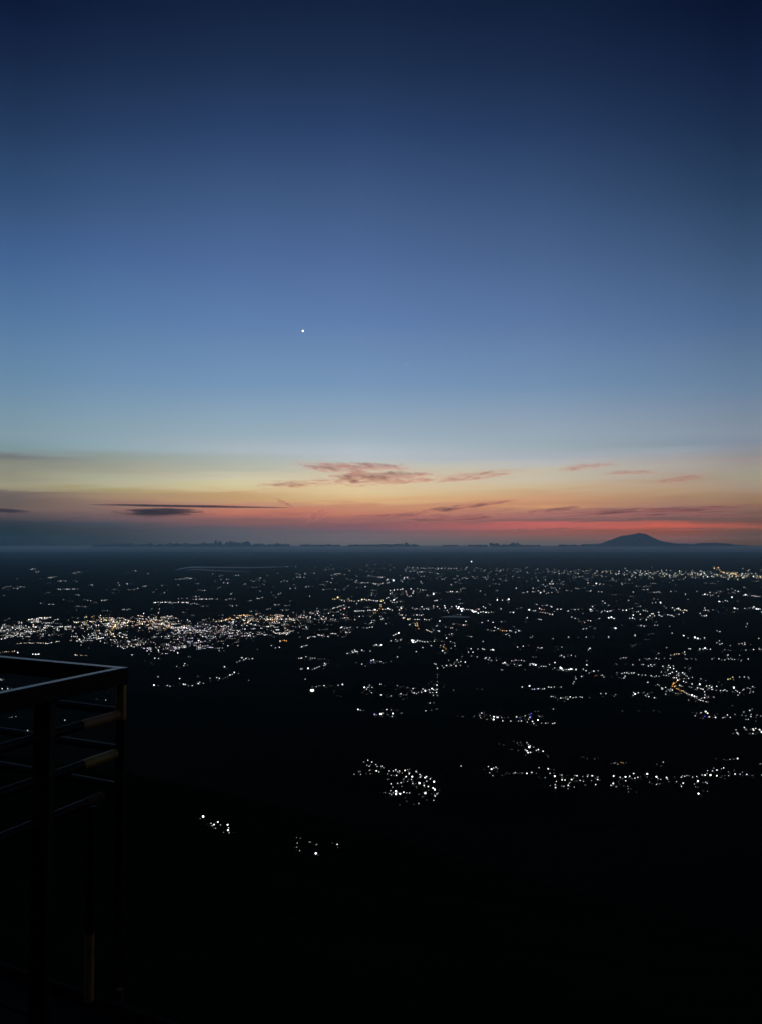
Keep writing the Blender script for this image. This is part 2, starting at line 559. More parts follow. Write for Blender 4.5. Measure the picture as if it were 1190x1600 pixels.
cumulus(148, 185, 848, 1, 130500, "low dark cumulus clump at the left end of the horizon row")
cumulus(186, 262, 848.8, 2, 131500, "flat run of small cumulus below the left grey sky")
cumulus(262, 332, 847.6, 3, 132000, "knobbly cumulus run right of the flat left one")
cumulus(322, 392, 845, 4, 132500, "tallest knobbly cumulus head of the left horizon row")
cumulus(396, 452, 849, 5, 131000, "small ragged cumulus just right of the tall left head")
cumulus(470, 530, 850, 6, 133000, "sparse low cumulus puffs left of the centre clump")
cumulus(545, 592, 849.5, 7, 132000, "little cumulus row touching the centre clump")
cumulus(592, 652, 848.5, 8, 131500, "dark cumulus clump near the centre of the horizon")
cumulus(690, 715, 850, 9, 133000, "tiny cumulus puff right of the centre clump")
cumulus(732, 760, 850, 10, 131500, "small flat cumulus puff left of the rounded clump")
cumulus(766, 812, 848, 11, 131000, "rounded dark cumulus clump right of centre")
cumulus(812, 842, 851, 12, 131500, "thin cumulus scrap right of the rounded clump")
cumulus(872, 900, 850, 13, 131500, "small cumulus puff left of the volcano")
cumulus(908, 944, 847.5, 14, 131000, "cumulus clump at the left foot of the volcano")
cumulus(944, 1010, 852.5, 15, 130500, "thin strip of cloud across the foot of the volcano")
cumulus(1030, 1078, 848.5, 16, 132000, "cumulus clump at the right foot of the volcano")

# ------------------------------------------------------------------ high cloud lit by the afterglow: real volumes of thin cloud
def cloud_volume(name, density, col, stretch, lo, hi, aniso=0.5, scale=1.0, frayed=0.24):
    m = bpy.data.materials.new(name)
    m.use_nodes = True
    t = m.node_tree
    t.nodes.clear()
    c = N(t, 'ShaderNodeTexCoord')
    oi = N(t, 'ShaderNodeObjectInfo')
    ln = N(t, 'ShaderNodeVectorMath', operation='LENGTH')
    t.links.new(c.outputs['Object'], ln.inputs[0])
    fall = maprange(t, ln.outputs['Value'], 0.3, 1.0, 1.0, 0.0)
    mp = N(t, 'ShaderNodeMapping')
    mp.inputs['Scale'].default_value = stretch
    t.links.new(c.outputs['Object'], mp.inputs['Vector'])
    ad = N(t, 'ShaderNodeVectorMath', operation='ADD')
    cb = N(t, 'ShaderNodeCombineXYZ')
    t.links.new(M(t, 'MULTIPLY', oi.outputs['Random'], 57.0), cb.inputs[0])
    t.links.new(M(t, 'MULTIPLY', oi.outputs['Random'], 31.0), cb.inputs[2])
    t.links.new(mp.outputs[0], ad.inputs[0])
    t.links.new(cb.outputs[0], ad.inputs[1])
    nz = N(t, 'ShaderNodeTexNoise')
    nz.inputs['Scale'].default_value = scale
    nz.inputs['Detail'].default_value = 6
    nz.inputs['Roughness'].default_value = 0.66
    nz.inputs['Distortion'].default_value = 0.9
    t.links.new(ad.outputs[0], nz.inputs['Vector'])
    # the noise has to beat a threshold that rises towards the rim, so the rim frays
    thr = M(t, 'ADD', nz.outputs['Fac'], M(t, 'MULTIPLY', M(t, 'SUBTRACT', fall, 1.0), frayed))
    den = M(t, 'MULTIPLY', maprange(t, thr, lo, hi, 0, 1), density)
    pv = N(t, 'ShaderNodeVolumePrincipled')
    pv.inputs['Color'].default_value = (*col, 1)
    pv.inputs['Anisotropy'].default_value = aniso
    t.links.new(den, pv.inputs['Density'])
    out = N(t, 'ShaderNodeOutputMaterial')
    t.links.new(pv.outputs[0], out.inputs['Volume'])
    m.cycles.volume_step_rate = 0.35
    return m


V_PINK = cloud_volume("cirrus_pink", 1 / 2600.0, (0.78, 0.68, 0.70), (4.6, 0.6, 4.4), 0.37, 0.68)
V_DARK = cloud_volume("stratus_dark", 1 / 1400.0, (0.42, 0.62, 0.78), (1.2, 0.8, 1.2), 0.22, 0.42, 0.2)
V_MAUVE = cloud_volume("stratus_mauve", 1 / 2300.0, (0.68, 0.58, 0.64), (4.4, 0.6, 4.0), 0.37, 0.68)
bmv = bmesh.new()
bmesh.ops.create_uvsphere(bmv, u_segments=24, v_segments=12, radius=1)
cloud_meshes = {}


def wisp(x, y, w, h, tilt, dist, mat, label, name="cirrus_cloud", deep=0.35):
    """A flattened body of thin cloud centred on a photograph pixel; w, h its size in pixels, tilt its lean in degrees."""
    if mat.name not in cloud_meshes:
        me = bpy.data.meshes.new("cloud_body")
        bmv.to_mesh(me)
        me.materials.append(mat)
        cloud_meshes[mat.name] = me
    s = dist / FPX
    d = ray(x, y) * dist
    o = link(name, cloud_meshes[mat.name], loc=(d.x, d.y, EYE + d.z))
    o.scale = (w / 2 * s, max(w * deep / 2, h) * s, h / 2 * s)
    o.rotation_euler = (0, R(-tilt), -math.atan2(d.x, d.y))
    return tag(o, label, "cloud", None)


D0 = 150000
wisp(585, 746, 290, 36, 3, D0, V_PINK, "broad feathery pink cloud streak high above the centre")
wisp(640, 742, 130, 16, 5, D0 + 3000, V_PINK, "pink right end of the broad feathery streak")
wisp(530, 733, 210, 28, -6, D0 + 6000, V_PINK, "grey feather of cloud on top of the broad pink streak")
wisp(575, 728, 240, 17, -2, D0 + 12000, V_PINK, "topmost thin grey wisp over the broad pink streak")
wisp(458, 756, 220, 18, 4, D0 + 9000, V_PINK, "thin pale tail left of the broad pink streak")
wisp(738, 744, 220, 20, 6, D0 + 4000, V_PINK, "narrow pink streak rising to the right of the broad one")
wisp(915, 729, 150, 15, 5, D0 + 5000, V_PINK, "upper grey pink streak above the volcano")
wisp(985, 738, 150, 11, 0, D0 + 14000, V_PINK, "small faint streak just under the upper one above the volcano")
wisp(1065, 748, 140, 14, 5, D0 + 9000, V_PINK, "short faint pink streak at the right above the ridge")
wisp(246, 800.5, 146, 15, 1, D0 - 6000, V_DARK, "dark lens shaped cloud low at the left", "lens_cloud")
wisp(300, 791, 320, 4, -0.3, D0 + 8000, V_DARK, "long thin dark bar of cloud above the lens shaped one", "bar_cloud", 0.15)
wisp(715, 793, 240, 13, 6, D0 + 2000, V_MAUVE, "slanting mauve streak right of centre", deep=0.5)
wisp(790, 783, 60, 9, 8, D0 + 6000, V_MAUVE, "small hook of cloud at the upper end of the slanting streak", deep=0.6)
wisp(497, 805, 74, 28, 24, D0 + 12000, V_PINK, "small curled mauve wisp in the red glow left of centre", deep=0.8)
wisp(445, 786, 60, 10, -24, D0 + 15000, V_MAUVE, "tiny slanting scrap just above the curled wisp", deep=0.8)
wisp(985, 801, 520, 26, 1.5, D0 + 16000, V_MAUVE, "wide mauve bank of cloud over the red stripe at the right", "cloud_bank", 0.2)
wisp(860, 797, 200, 12, 5, D0 + 9000, V_MAUVE, "left end of the wide mauve bank, tilted upwards", "cloud_bank", 0.4)
wisp(1110, 806, 220, 10, -1, D0 + 6000, V_MAUVE, "dark lower edge of the mauve bank at the right edge", "cloud_bank", 0.3)
wisp(690, 811, 320, 24, 2, D0 + 22000, V_MAUVE, "soft mauve band of cloud under the slanting streak", "cloud_bank", 0.25)
wisp(610, 806, 190, 12, 3, D0 + 10000, V_MAUVE, "short mauve streak in the red glow below the broad pink one", deep=0.4)
wisp(545, 814, 150, 9, 0, D0 + 13000, V_MAUVE, "thin mauve line low over the centre left grey bank", deep=0.4)
wisp(820, 828, 180, 8, 1, D0 + 7000, V_MAUVE, "thin dark line just under the red stripe", deep=0.4)
wisp(640, 752, 170, 12, 4, D0 + 18000, V_PINK, "thin pink line joining the broad streak and the narrow right one")
wisp(880, 826, 170, 7, 2, D0 + 4000, V_MAUVE, "thin dark shred crossing the red stripe left of the volcano", deep=0.4)
wisp(1090, 826, 200, 6, -1, D0 + 9000, V_MAUVE, "thin dark shred crossing the red stripe right of the volcano", deep=0.4)
wisp(8, 798, 90, 9, -3, D0, V_DARK, "short dark scrap of cloud at the left edge", "bar_cloud")
bmv.free()
# ------------------------------------------------------------------ the viewpoint: deck and railing
def at_level(px, py, drop):
    d = ray(px, py)
    return d * (-drop / d.z) + Vector((0, 0, EYE))


RAIL_DROP, FLOOR_DROP = 0.50, 1.774
CORNER = at_level(190, 1043, RAIL_DROP)
dirA = (at_level(0, 1025.5, RAIL_DROP) - CORNER).normalized()      # run that leads away to the left
dirB = (at_level(0, 1082, RAIL_DROP) - CORNER).normalized()        # run that comes back towards the viewer
UP = Vector((0, 0, 1))


def paint(name, base, rough, wear, spec=0.5, metal=0.0):
    m, t, b = material(name, base, rough, metal, spec)
    f = noise_tex(t, 18, 6)
    t.links.new(mixc(t, maprange(t, f, 0.5, 0.68, 0, 1), base, wear), b.inputs['Base Color'])
    t.links.new(M(t, 'MULTIPLY_ADD', noise_tex(t, 60, 4), 0.3, rough - 0.12), b.inputs['Roughness'])
    bp = N(t, 'ShaderNodeBump'); bp.inputs['Strength'].default_value = 0.25; bp.inputs['Distance'].default_value = 0.002
    t.links.new(noise_tex(t, 120, 4), bp.inputs['Height']); t.links.new(bp.outputs[0], b.inputs['Normal'])
    return m


P_BLACK = paint("black_paint", (0.006, 0.006, 0.006), 0.5, (0.010, 0.008, 0.007), 0.2)
P_RAIL = paint("glossy_black_paint", (0.012, 0.012, 0.012), 0.27, (0.018, 0.015, 0.013))
P_ORANGE_LIT = paint("ochre_painted_lamplight", (0.90, 0.52, 0.18), 0.30, (0.70, 0.36, 0.11), 0.6, 0.85)  # ochre post colour, raised to carry warm lamplight as well
P_LAMPLIGHT = paint("painted_lamplight", (0.46, 0.22, 0.07), 0.6, (0.30, 0.13, 0.04))  # warm lamplight painted into the colour of first stub and post foot
P_DULL_LAMPLIGHT = paint("painted_dull_lamplight", (0.48, 0.27, 0.04), 0.5, (0.30, 0.16, 0.03))  # weaker lamplight painted on the second rail stub
P_RUST_FAINT_LIGHT = paint("rust_and_faint_lamplight", (0.12, 0.06, 0.025), 0.7, (0.07, 0.035, 0.015), 0.2)  # faintest lamplight painted on the lowest stub; plain rust on the bracket
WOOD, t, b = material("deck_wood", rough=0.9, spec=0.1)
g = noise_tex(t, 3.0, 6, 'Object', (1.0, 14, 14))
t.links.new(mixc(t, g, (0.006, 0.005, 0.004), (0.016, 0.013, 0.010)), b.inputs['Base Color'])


def bar(name, p, q, w, h, mat, parent, bev=0.006):
    """Rectangular bar from p to q (centre line), bevelled along its edges."""
    ax = (q - p)
    L = ax.length
    ax.normalize()
    side = ax.cross(UP)
    if side.length < 1e-3:
        side = Vector((1, 0, 0))
    side.normalize()
    up = side.cross(ax).normalized()
    pr = [(-w / 2 + bev, -h / 2), (w / 2 - bev, -h / 2), (w / 2, -h / 2 + bev), (w / 2, h / 2 - bev), (w / 2 - bev, h / 2), (-w / 2 + bev, h / 2), (-w / 2, h / 2 - bev), (-w / 2, -h / 2 + bev)]
    n = len(pr)
    v = [side * a + up * c for a, c in pr] + [side * a + up * c + ax * L for a, c in pr]
    f = [(i, (i + 1) % n, n + (i + 1) % n, n + i) for i in range(n)] + [tuple(range(n))[::-1], tuple(range(n, 2 * n))]
    me = mesh_from(name, v, f, [mat])
    bm = bmesh.new(); bm.from_mesh(me); bmesh.ops.recalc_face_normals(bm, faces=bm.faces); bm.to_mesh(me); bm.free()
    return link(name, me, parent, p - parent.location)


def pipe(name, pts, rad, mat, parent, seg=20):
    """A round pipe along a polyline."""
    verts, faces = [], []
    o = pts[0]
    prev = None
    for i, p in enumerate(pts):
        ax = (pts[min(i + 1, len(pts) - 1)] - pts[max(i - 1, 0)]).normalized()
        ref = UP if abs(ax.z) < 0.9 else Vector((1, 0, 0))
        s = ax.cross(ref).normalized() if prev is None else (prev - ax * prev.dot(ax)).normalized()
        prev = s
        u = s.cross(ax)
        for k in range(seg):
            a = 2 * math.pi * k / seg
            verts.append(p - o + (s * math.cos(a) + u * math.sin(a)) * rad)
    for i in range(len(pts) - 1):
        for k in range(seg):
            faces.append((i * seg + k, i * seg + (k + 1) % seg, (i + 1) * seg + (k + 1) % seg, (i + 1) * seg + k))
    faces += [tuple(range(seg))[::-1], tuple(range((len(pts) - 1) * seg, len(pts) * seg))]
    me = mesh_from(name, verts, faces, [mat], smooth=True)
    bm = bmesh.new(); bm.from_mesh(me); bmesh.ops.recalc_face_normals(bm, faces=bm.faces)
    for e in bm.edges:
        if len(e.link_faces) == 2 and e.calc_face_angle(0) > 0.9:
            e.smooth = False
    bm.to_mesh(me); bm.free()
    return link(name, me, parent, o - parent.location)


FLOOR_Z = EYE - FLOOR_DROP
deck = tag(link("viewing_deck", None, loc=Vector((CORNER.x, CORNER.y, FLOOR_Z))), "dark plank viewing deck at the bottom left corner", "deck")
rail = tag(link("railing", None, loc=Vector((CORNER.x, CORNER.y, FLOOR_Z))), "black railing with an ochre corner post at the edge of the viewpoint", "railing")


def on_b(t, drop):
    p = CORNER + dirB * t
    return Vector((p.x, p.y, EYE - drop))


def on_a(t, drop):
    p = CORNER + dirA * t
    return Vector((p.x, p.y, EYE - drop))


H_TOP = 0.070
tc_ = RAIL_DROP + H_TOP / 2
bar("top_rail", on_a(-0.021, tc_), on_a(3.2, tc_), 0.040, H_TOP, P_RAIL, rail, 0.004)
bar("top_rail", on_b(0.0215, tc_), on_b(3.0, tc_), 0.040, H_TOP, P_RAIL, rail, 0.004)
MIDS = (0.690, 0.842, 0.992)
rad = 0.0195
# corner post: ochre with painted lamplight down to the first mid rail, unlit black below
cp0 = on_b(0.0, RAIL_DROP + H_TOP + 0.001)
tag(pipe("corner_post", [cp0, on_b(0, MIDS[0] - 0.012), on_b(0, MIDS[0] + rad)], rad + 0.001, P_ORANGE_LIT, rail), "glossy ochre upper length of the corner post, lamplight painted in")
pipe("corner_post", [on_b(0, MIDS[0] + rad + 0.001), on_b(0, 1.9), on_b(0, 2.4)], rad, P_BLACK, rail)
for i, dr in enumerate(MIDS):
    mat = (P_LAMPLIGHT, P_DULL_LAMPLIGHT, P_RUST_FAINT_LIGHT)[i]  # lamplight falling near the corner, painted as brown lengths of rail
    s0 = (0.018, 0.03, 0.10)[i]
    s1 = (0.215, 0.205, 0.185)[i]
    tag(pipe("mid_rail", [on_b(s0, dr), on_b(s1, dr)], rad, mat, rail), ("stub of mid rail beside the corner post, lamplight painted brown", "stub of mid rail beside the corner post, dull lamplight painted ochre", "stub of the lowest mid rail, faint lamplight painted brown")[i])
    pipe("mid_rail", [on_b(s1 + 0.001, dr), on_b(1.5, dr), on_b(3.0, dr)], rad * 0.9, P_BLACK, rail)
    pipe("mid_rail", [on_a(0.022, dr - 0.012), on_a(3.2, dr - 0.012)], rad * 0.8, P_BLACK, rail)
pb = on_b(0.39, 0)
bar("post", Vector((pb.x, pb.y, FLOOR_Z + 0.001)), Vector((pb.x, pb.y, EYE - RAIL_DROP - H_TOP - 0.001)), 0.06, 0.06, P_BLACK, rail)
pb = on_b(1.9, 0)
bar("post", Vector((pb.x, pb.y, FLOOR_Z + 0.001)), Vector((pb.x, pb.y, EYE - RAIL_DROP - H_TOP - 0.001)), 0.06, 0.06, P_BLACK, rail)
pb = on_a(1.9, 0)
bar("post", Vector((pb.x, pb.y, FLOOR_Z - 0.9)), Vector((pb.x, pb.y, EYE - RAIL_DROP - H_TOP - 0.001)), 0.06, 0.06, P_BLACK, rail)
base = at_level(139, 1570, FLOOR_DROP)
tag(pipe("lower_post", [Vector((base.x, base.y, FLOOR_Z + 0.016)), Vector((base.x, base.y, FLOOR_Z + 0.27))], 0.0175, P_LAMPLIGHT, rail), "foot of the post low at the deck edge, lamplight painted brown")  # lit foot of the post painted brown, the unlit rest black
pipe("lower_post", [Vector((base.x, base.y, FLOOR_Z + 0.271)), Vector((base.x, base.y, FLOOR_Z + 0.5)), Vector((base.x, base.y, EYE - MIDS[2] - 0.025))], 0.0170, P_BLACK, rail)
# short rusty bracket outside the deck edge
bk = at_level(179, 1572, FLOOR_DROP)
tag(pipe("bracket", [bk + Vector((0, 0.06, -0.03)), bk + Vector((0, 0.06, 0.03))], 0.014, P_RUST_FAINT_LIGHT, rail), "stub of rusty pipe outside the deck edge")

dirE = Vector((-dirA.x, -dirA.y, 0)).normalized()
dirIn = Vector((dirE.y, -dirE.x, 0))
if dirIn.y > 0:
    dirIn = -dirIn
e0 = Vector((base.x, base.y, FLOOR_Z)) - dirIn * 0.03
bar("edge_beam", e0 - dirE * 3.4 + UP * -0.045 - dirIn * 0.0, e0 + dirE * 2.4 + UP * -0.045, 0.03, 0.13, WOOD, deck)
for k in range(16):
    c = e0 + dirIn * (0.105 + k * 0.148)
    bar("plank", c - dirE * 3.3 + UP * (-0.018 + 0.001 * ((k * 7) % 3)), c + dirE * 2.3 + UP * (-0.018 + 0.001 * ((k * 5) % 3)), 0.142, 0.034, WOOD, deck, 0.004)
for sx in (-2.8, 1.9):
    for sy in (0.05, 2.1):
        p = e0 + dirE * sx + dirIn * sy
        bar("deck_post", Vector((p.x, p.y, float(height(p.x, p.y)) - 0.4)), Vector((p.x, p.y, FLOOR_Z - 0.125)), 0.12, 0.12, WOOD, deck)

# ------------------------------------------------------------------ lamps of the villages and towns
TINT = {'w': (0.92, 0.97, 1.0), 'W': (1.0, 0.97, 0.93), 'B': (0.10, 0.10, 1.0), 'l': (0.70, 0.66, 1.0), 'o': (1.0, 0.50, 0.14), 'p': (1.0, 0.66, 0.62), 'c': (1.0, 0.84, 0.60),
        'y': (1.0, 0.86, 0.38), 'g': (0.80, 1.0, 0.82), 'r': (1.0, 0.12, 0.12)}
TINT_NAME = {'w': 'white', 'W': 'white', 'B': 'blue', 'l': 'lilac', 'o': 'orange', 'p': 'pink', 'c': 'cream', 'y': 'yellow', 'g': 'greenish white', 'r': 'red'}
BLOCKS = [
 ("hamlet low on the black slope", 300, 1260, 14.875, "265,292b 450,403 478,452d 517,450b 555,520l 607,392b 667,443d 833,462b 855,510 842,592b 873,620d"),
 ("farmstead nearest the viewpoint", 440, 1300, 9.917, "247,180d 238,242d 283,298d 295,105v 450,165d 547,202d 533,362b 865,210"),
 ("oval village on the slope", 540, 1170, 6.611, """90,270 157,270 137,243d 190,143d 232,131 273,150 246,185 314,167 328,187 370,191 393,203d 320,240gb 345,245g 257,263d 248,228d 222,175d 440,236 487,234 512,230
  530,243 551,242 428,265d 428,320d 580,255d 608,238cb 634,220 655,215d 650,270b 655,255d 520,288 465,280d 592,320d 618,304 634,344 682,303b 675,322 685,345d 688,372 722,250 722,235d 762,278 766,304 775,285d 816,310b 830,300 832,340
  868,321 908,362b 902,347d 752,352 758,374b 803,358d 805,390 848,406 898,418b 916,440b 938,473 912,475d 950,462d 919,503 905,537 818,478b 824,450d 752,473d 790,500v 832,535v 750,570d 725,398v 465,375 482,402d 530,363 567,362 575,392d 590,350d
  461,438 448,467d 488,460d 515,460b 533,458d 515,490b 558,486b 594,462b 655,462 625,460d 470,478d 470,492v 613,513v 625,549v 556,583v 388,457v 985,280v"""),
 ("village beside the oval one", 690, 1140, 4.76, """140,279 343,279 380,290 400,286 367,305b 353,325 376,346d 313,300v 408,315v 445,345v 470,335v 543,325 535,328d 565,327v 590,327v 630,335b 666,329 700,328d 718,357v 720,287 788,303 803,328 837,360b 848,388
  840,418l 843,443 766,362d 803,420d 890,343 893,365d 891,385 913,385 890,423d 905,426 937,427 935,442d 945,401 962,381b 985,388v 1005,388v 1026,386 1050,389 1002,352 987,345d 1045,352d 1080,352 1084,342d 1115,354 1110,384d 1157,356 1156,382 1141,419 1061,415d 982,432d"""),
 ("small cluster above the oval village's neighbour", 690, 1140, 4.76, """630,102 640,115 655,125 647,145b 618,156 680,135d 567,158d 518,152v 467,122v 568,118v 590,122v 532,90v 582,98v 630,170 638,183b 655,178 665,172d 700,160 715,160 750,170 770,190d 783,195v 425,110v
  1035,210v 1078,220v 1133,222v 1160,213v"""),
 ("road village at lower right", 940, 1140, 4.76, """90,255d 115,262c 140,247o 155,252o 100,250d 453,246 405,262v 437,276v 845,220v 905,225v 948,225d 1007,226b 1177,257d 1187,343 85,358b 82,415b 65,425 103,430d 133,362 150,370d 173,362b 205,358 175,385 120,390v 160,422v 190,425d
  193,442d 213,445v 195,468v 255,468v 234,336 243,365 265,367 286,353d 335,342b 335,358 368,368v 352,396d 403,362b 415,370 435,374g 403,412 413,405d 478,368b 485,375 495,390d 530,362v 553,390 588,360 596,348d 612,352 630,346d 645,346d 672,358 703,352 602,409 589,428
  686,408 712,395b 713,433v 716,492b 783,462d 743,340 765,348 780,330 783,310 805,352gb 820,312 853,312 830,290d 852,354b 887,295 903,295b 780,404 768,395d 892,348v 912,345v 938,320d 940,345 988,342 980,312v 1025,336 1043,322d 1075,342l 1043,343v 1120,345v 1110,345v"""),
 ("cluster above the road village", 940, 1140, 4.76, "975,30d 1000,25 1008,40 995,5 1075,10d 1120,5 1125,12 1120,33d 1170,10b 1185,30b 1180,15l"),
 ("settlement below the junction town", 900, 1000, 4.103, """760,490 768,472d 798,470 827,470b 840,480b 823,491B 820,494B 850,500 810,505d 890,503b 885,485d 938,500 950,500d 967,487 985,500 1015,480 1072,465 1110,460 1125,445d 1118,480 1085,490d 1100,512 1085,512 1117,497 1157,484 1180,490d 1060,485d 1150,500d
  1075,569 1085,575d 1115,575d 1135,575 1148,573 1130,603 1135,588 1037,610d 293,458v 495,455v 530,463v 403,457v 1000,424v 793,427v"""),
 ("lane left of the junction town", 900, 1000, 4.103, """155,346 188,351 250,352d 365,345 375,355b 362,358 395,342 432,338d 455,350d 447,362 462,366 483,338d 499,377 440,358d 258,212 290,218 305,213 322,214 335,218 352,214 367,218 310,235 303,247 288,248d 397,225 420,227d 441,232
  478,232 485,238d 510,233 500,240d 528,236d 558,228 575,230 590,220 600,218 613,213 590,235d 360,162 403,130 435,120d 465,122 450,125d 428,160 418,160 460,170 475,162 483,172 497,160l 563,120d 510,120 500,127d 528,125 600,122 627,95c 640,92c 655,93c 603,100 526,89d 577,52 553,175 590,165 588,180 600,185 620,170 622,187 585,195 543,208 568,208d
  456,278 520,288 530,295d 545,310 548,323 570,307 555,315d 590,320 603,318 597,330 613,328 570,352 577,330d 635,345d 650,343d 670,345d"""),
 ("junction town with the orange bend", 900, 1000, 4.103, """640,210 650,222 655,215 640,228 655,232 625,248 640,250 618,245p 648,265cb 660,255 680,218 695,215 690,222 710,235 700,230d 685,268 700,275 718,255 742,242 690,250d
  640,272o 630,278o 622,285o 617,292o 613,300o 625,300o 635,297o 628,308o 640,315o 650,318o 660,325o 672,328o 682,333c 692,338c 705,345 715,350 725,355 740,365b 755,372b 770,375 785,385 795,390 810,398 830,398 845,400d 669,297 660,298 680,300d 722,302 740,290 735,308d 790,295b 785,310d 797,320 810,323 820,340 823,355 775,315 765,318d
  848,312 865,310 838,320d 833,298 868,320 898,300 870,300d 852,300 770,365 800,377 820,378 835,365d 845,370d 880,370d 763,395d 718,388d"""),
 ("row right of the junction town", 900, 1000, 4.103, """895,325d 922,327 940,327 950,327 963,330 1008,318b 1020,325 1030,332 1045,342 1035,360 1000,335d 1072,320 1065,325 1097,310 1110,315 1128,303 1133,335 1115,330d 1110,342d 970,260y 985,252y 1000,242y 1005,255d 1045,240 1075,240 1100,242 1107,248d 800,255d 912,272v 795,250d"""),
 ("houses above the junction town", 900, 1000, 4.103, """707,125 735,122 763,126d 692,80 695,95 720,58 730,60 868,124 912,124 930,130d 950,130 970,104 975,125 988,118d 997,128 1012,128 1045,100 1055,135d 1100,125 720,188d 695,180d 730,183d 790,65 810,62 823,62b 835,63 858,62 785,70d 950,65d 972,68d 985,38d
  918,30 898,20 932,26 915,8 1040,27 1060,25 1077,22 1078,32 1085,68 1135,64 1170,62 1180,63"""),
 ("hamlets right of centre", 900, 1000, 4.103, "75,65 85,62 360,40v 378,30v 43,190 60,200 65,168 80,215 110,208 117,233r 138,200d 155,230d 165,232 175,240 32,237 22,367 35,370 225,235v 65,135d 250,158v 300,117 285,118d 315,118"),
 ("hamlet at the straight lane", 660, 1000, 4.958, """100,198 112,228 110,272d 110,292d 110,326d 108,358 65,325v 85,348v 0,384 18,405b 50,387 70,388b 80,388 92,393 108,393 105,410b 75,412 55,412d 80,433 112,435d 55,492 85,490v 22,552 67,546d 108,538d
  162,217 180,205 185,200d 218,200 208,205d 198,161d 263,157 293,170 289,200d 327,181 255,210 240,190d 275,178d 300,130v 150,205d 235,392d 240,390v 420,382v"""),
 ("hamlets right of centre", 660, 1000, 4.958, """343,65v 352,98 372,72 388,98 425,73 460,70 475,78 465,75 525,80 540,85b 550,82 420,134 480,147 488,147 515,142 505,155d 527,165d 565,142v 508,183v 620,185 633,186b 642,187d 610,234 687,165 705,163d 720,160 740,162d 763,160 782,165d 708,193 730,190d 745,200 758,198 790,230v 660,200d
  733,58 776,52 890,62 905,68 920,64 1076,58 1035,52v 465,14 830,190 845,188 860,188 828,200 855,200 872,205b 897,215d 915,207 935,207 950,208 980,193 1022,184 1020,220d 1005,230d 1065,228b 1075,235b 1085,238 1100,232 1115,232 1130,232b 1145,236b 1155,235 1060,228 1185,240 1185,225d 1185,305 1170,328 1163,342 1180,290d
  1060,127d 1073,123 1093,136 1148,122 1180,128d 768,368 825,368b 845,385d 862,385 876,383B 892,387 905,380d 925,385 940,386 973,368 993,370 1017,367 1070,367 993,442 1008,442 1025,450d 1067,460 1085,455d 1105,445d 1122,463 1140,450 1163,450 1185,447 1095,480v 1010,539"""),
 ("village with blue lamps", 660, 1000, 4.958, """892,556d 435,575d 455,570 440,590d 445,605d 475,595v 500,617d 520,590d 550,605b 547,628b 572,607 580,610b 610,606 618,630 660,605d 680,632 725,607 750,605l 757,615B 740,632d 762,636 793,590 822,582 838,580B 835,595B 828,610l 817,618 808,638 848,640 858,652 878,665d 890,632b 918,647 950,648
  903,597d 895,590d 925,592v 1005,655 1020,647 968,645d 300,597v 390,600v"""),
 ("hamlets left of centre", 440, 1000, 4.958, """135,145 150,145 158,143 190,133 225,142 240,145 258,142 230,158v 285,150v 300,150v 148,228 160,226 207,232b 240,232d 258,224 275,218 293,210 330,200 340,195 335,185 365,158v 348,187d 185,306 270,365 290,358d 331,362 345,372v 238,368v 440,355 473,355b 383,360v 408,398v 460,440v
  510,108 548,90 555,100 567,82 573,98 588,95 583,90d 623,90 640,90d 687,90 735,47 745,47d 768,48b 720,42d 623,190 650,205d 695,170l 695,183B 713,165 715,175 727,182d 765,170 783,182d 845,168d 893,140 1040,92d 1090,62 1155,48"""),
 ("cluster left of the straight lane", 440, 1000, 4.958, """643,378b 660,385 668,372 678,368 682,353 702,370 685,395d 698,412 665,420v 630,408v 763,347 795,358d 768,430 845,437 808,430v 893,357 915,368v 880,387v 935,362v 965,375v 920,427 940,428d 960,430v 940,460v 1013,380 1003,400d 1008,412d 1022,420 1040,420 1055,408 1080,408 1093,384 1108,405b 1140,390 1145,410
  593,550b 612,548d 632,552v 720,585l 723,583B 735,582d 765,588b 768,580 780,570 810,543 845,546d 880,547v 895,548v 858,583b 852,597 815,580d 920,570v 1005,15b 1015,22b 1030,20 1047,10 1065,12 1085,15 1105,17 1125,15 1150,15d"""),
 ("houses below the big town", 200, 1000, 4.958, """33,119 150,88 180,90 210,150 238,147 165,112d 132,166v 180,178v 240,95 268,108 295,108 308,108 388,104b 470,132d 485,135v 442,187 435,203 462,198v 380,208d 235,288 402,308 540,282v 203,360b 237,358v 308,355 327,362 355,360v 433,352b 445,355 430,345 470,360d 500,357 558,332 547,345 587,340 638,300d 640,320v
  690,295 710,308 757,295d 792,280 810,270d 826,260b 858,262d 750,218 767,223v 846,174 865,168d 885,148 915,148 935,143d 965,148 937,316 708,85 745,87v 1005,75d 1113,47 1145,65 1175,60"""),
 ("houses seen through the railing", 0, 1000, 3.967, "165,217 187,217 195,208 145,207v 10,250 0,250 20,250d 15,305 50,305 72,300d 657,376 600,368v 75,482d 100,477d 235,482 243,474d 403,503 247,545b 235,545 260,543d 152,568 173,565"),
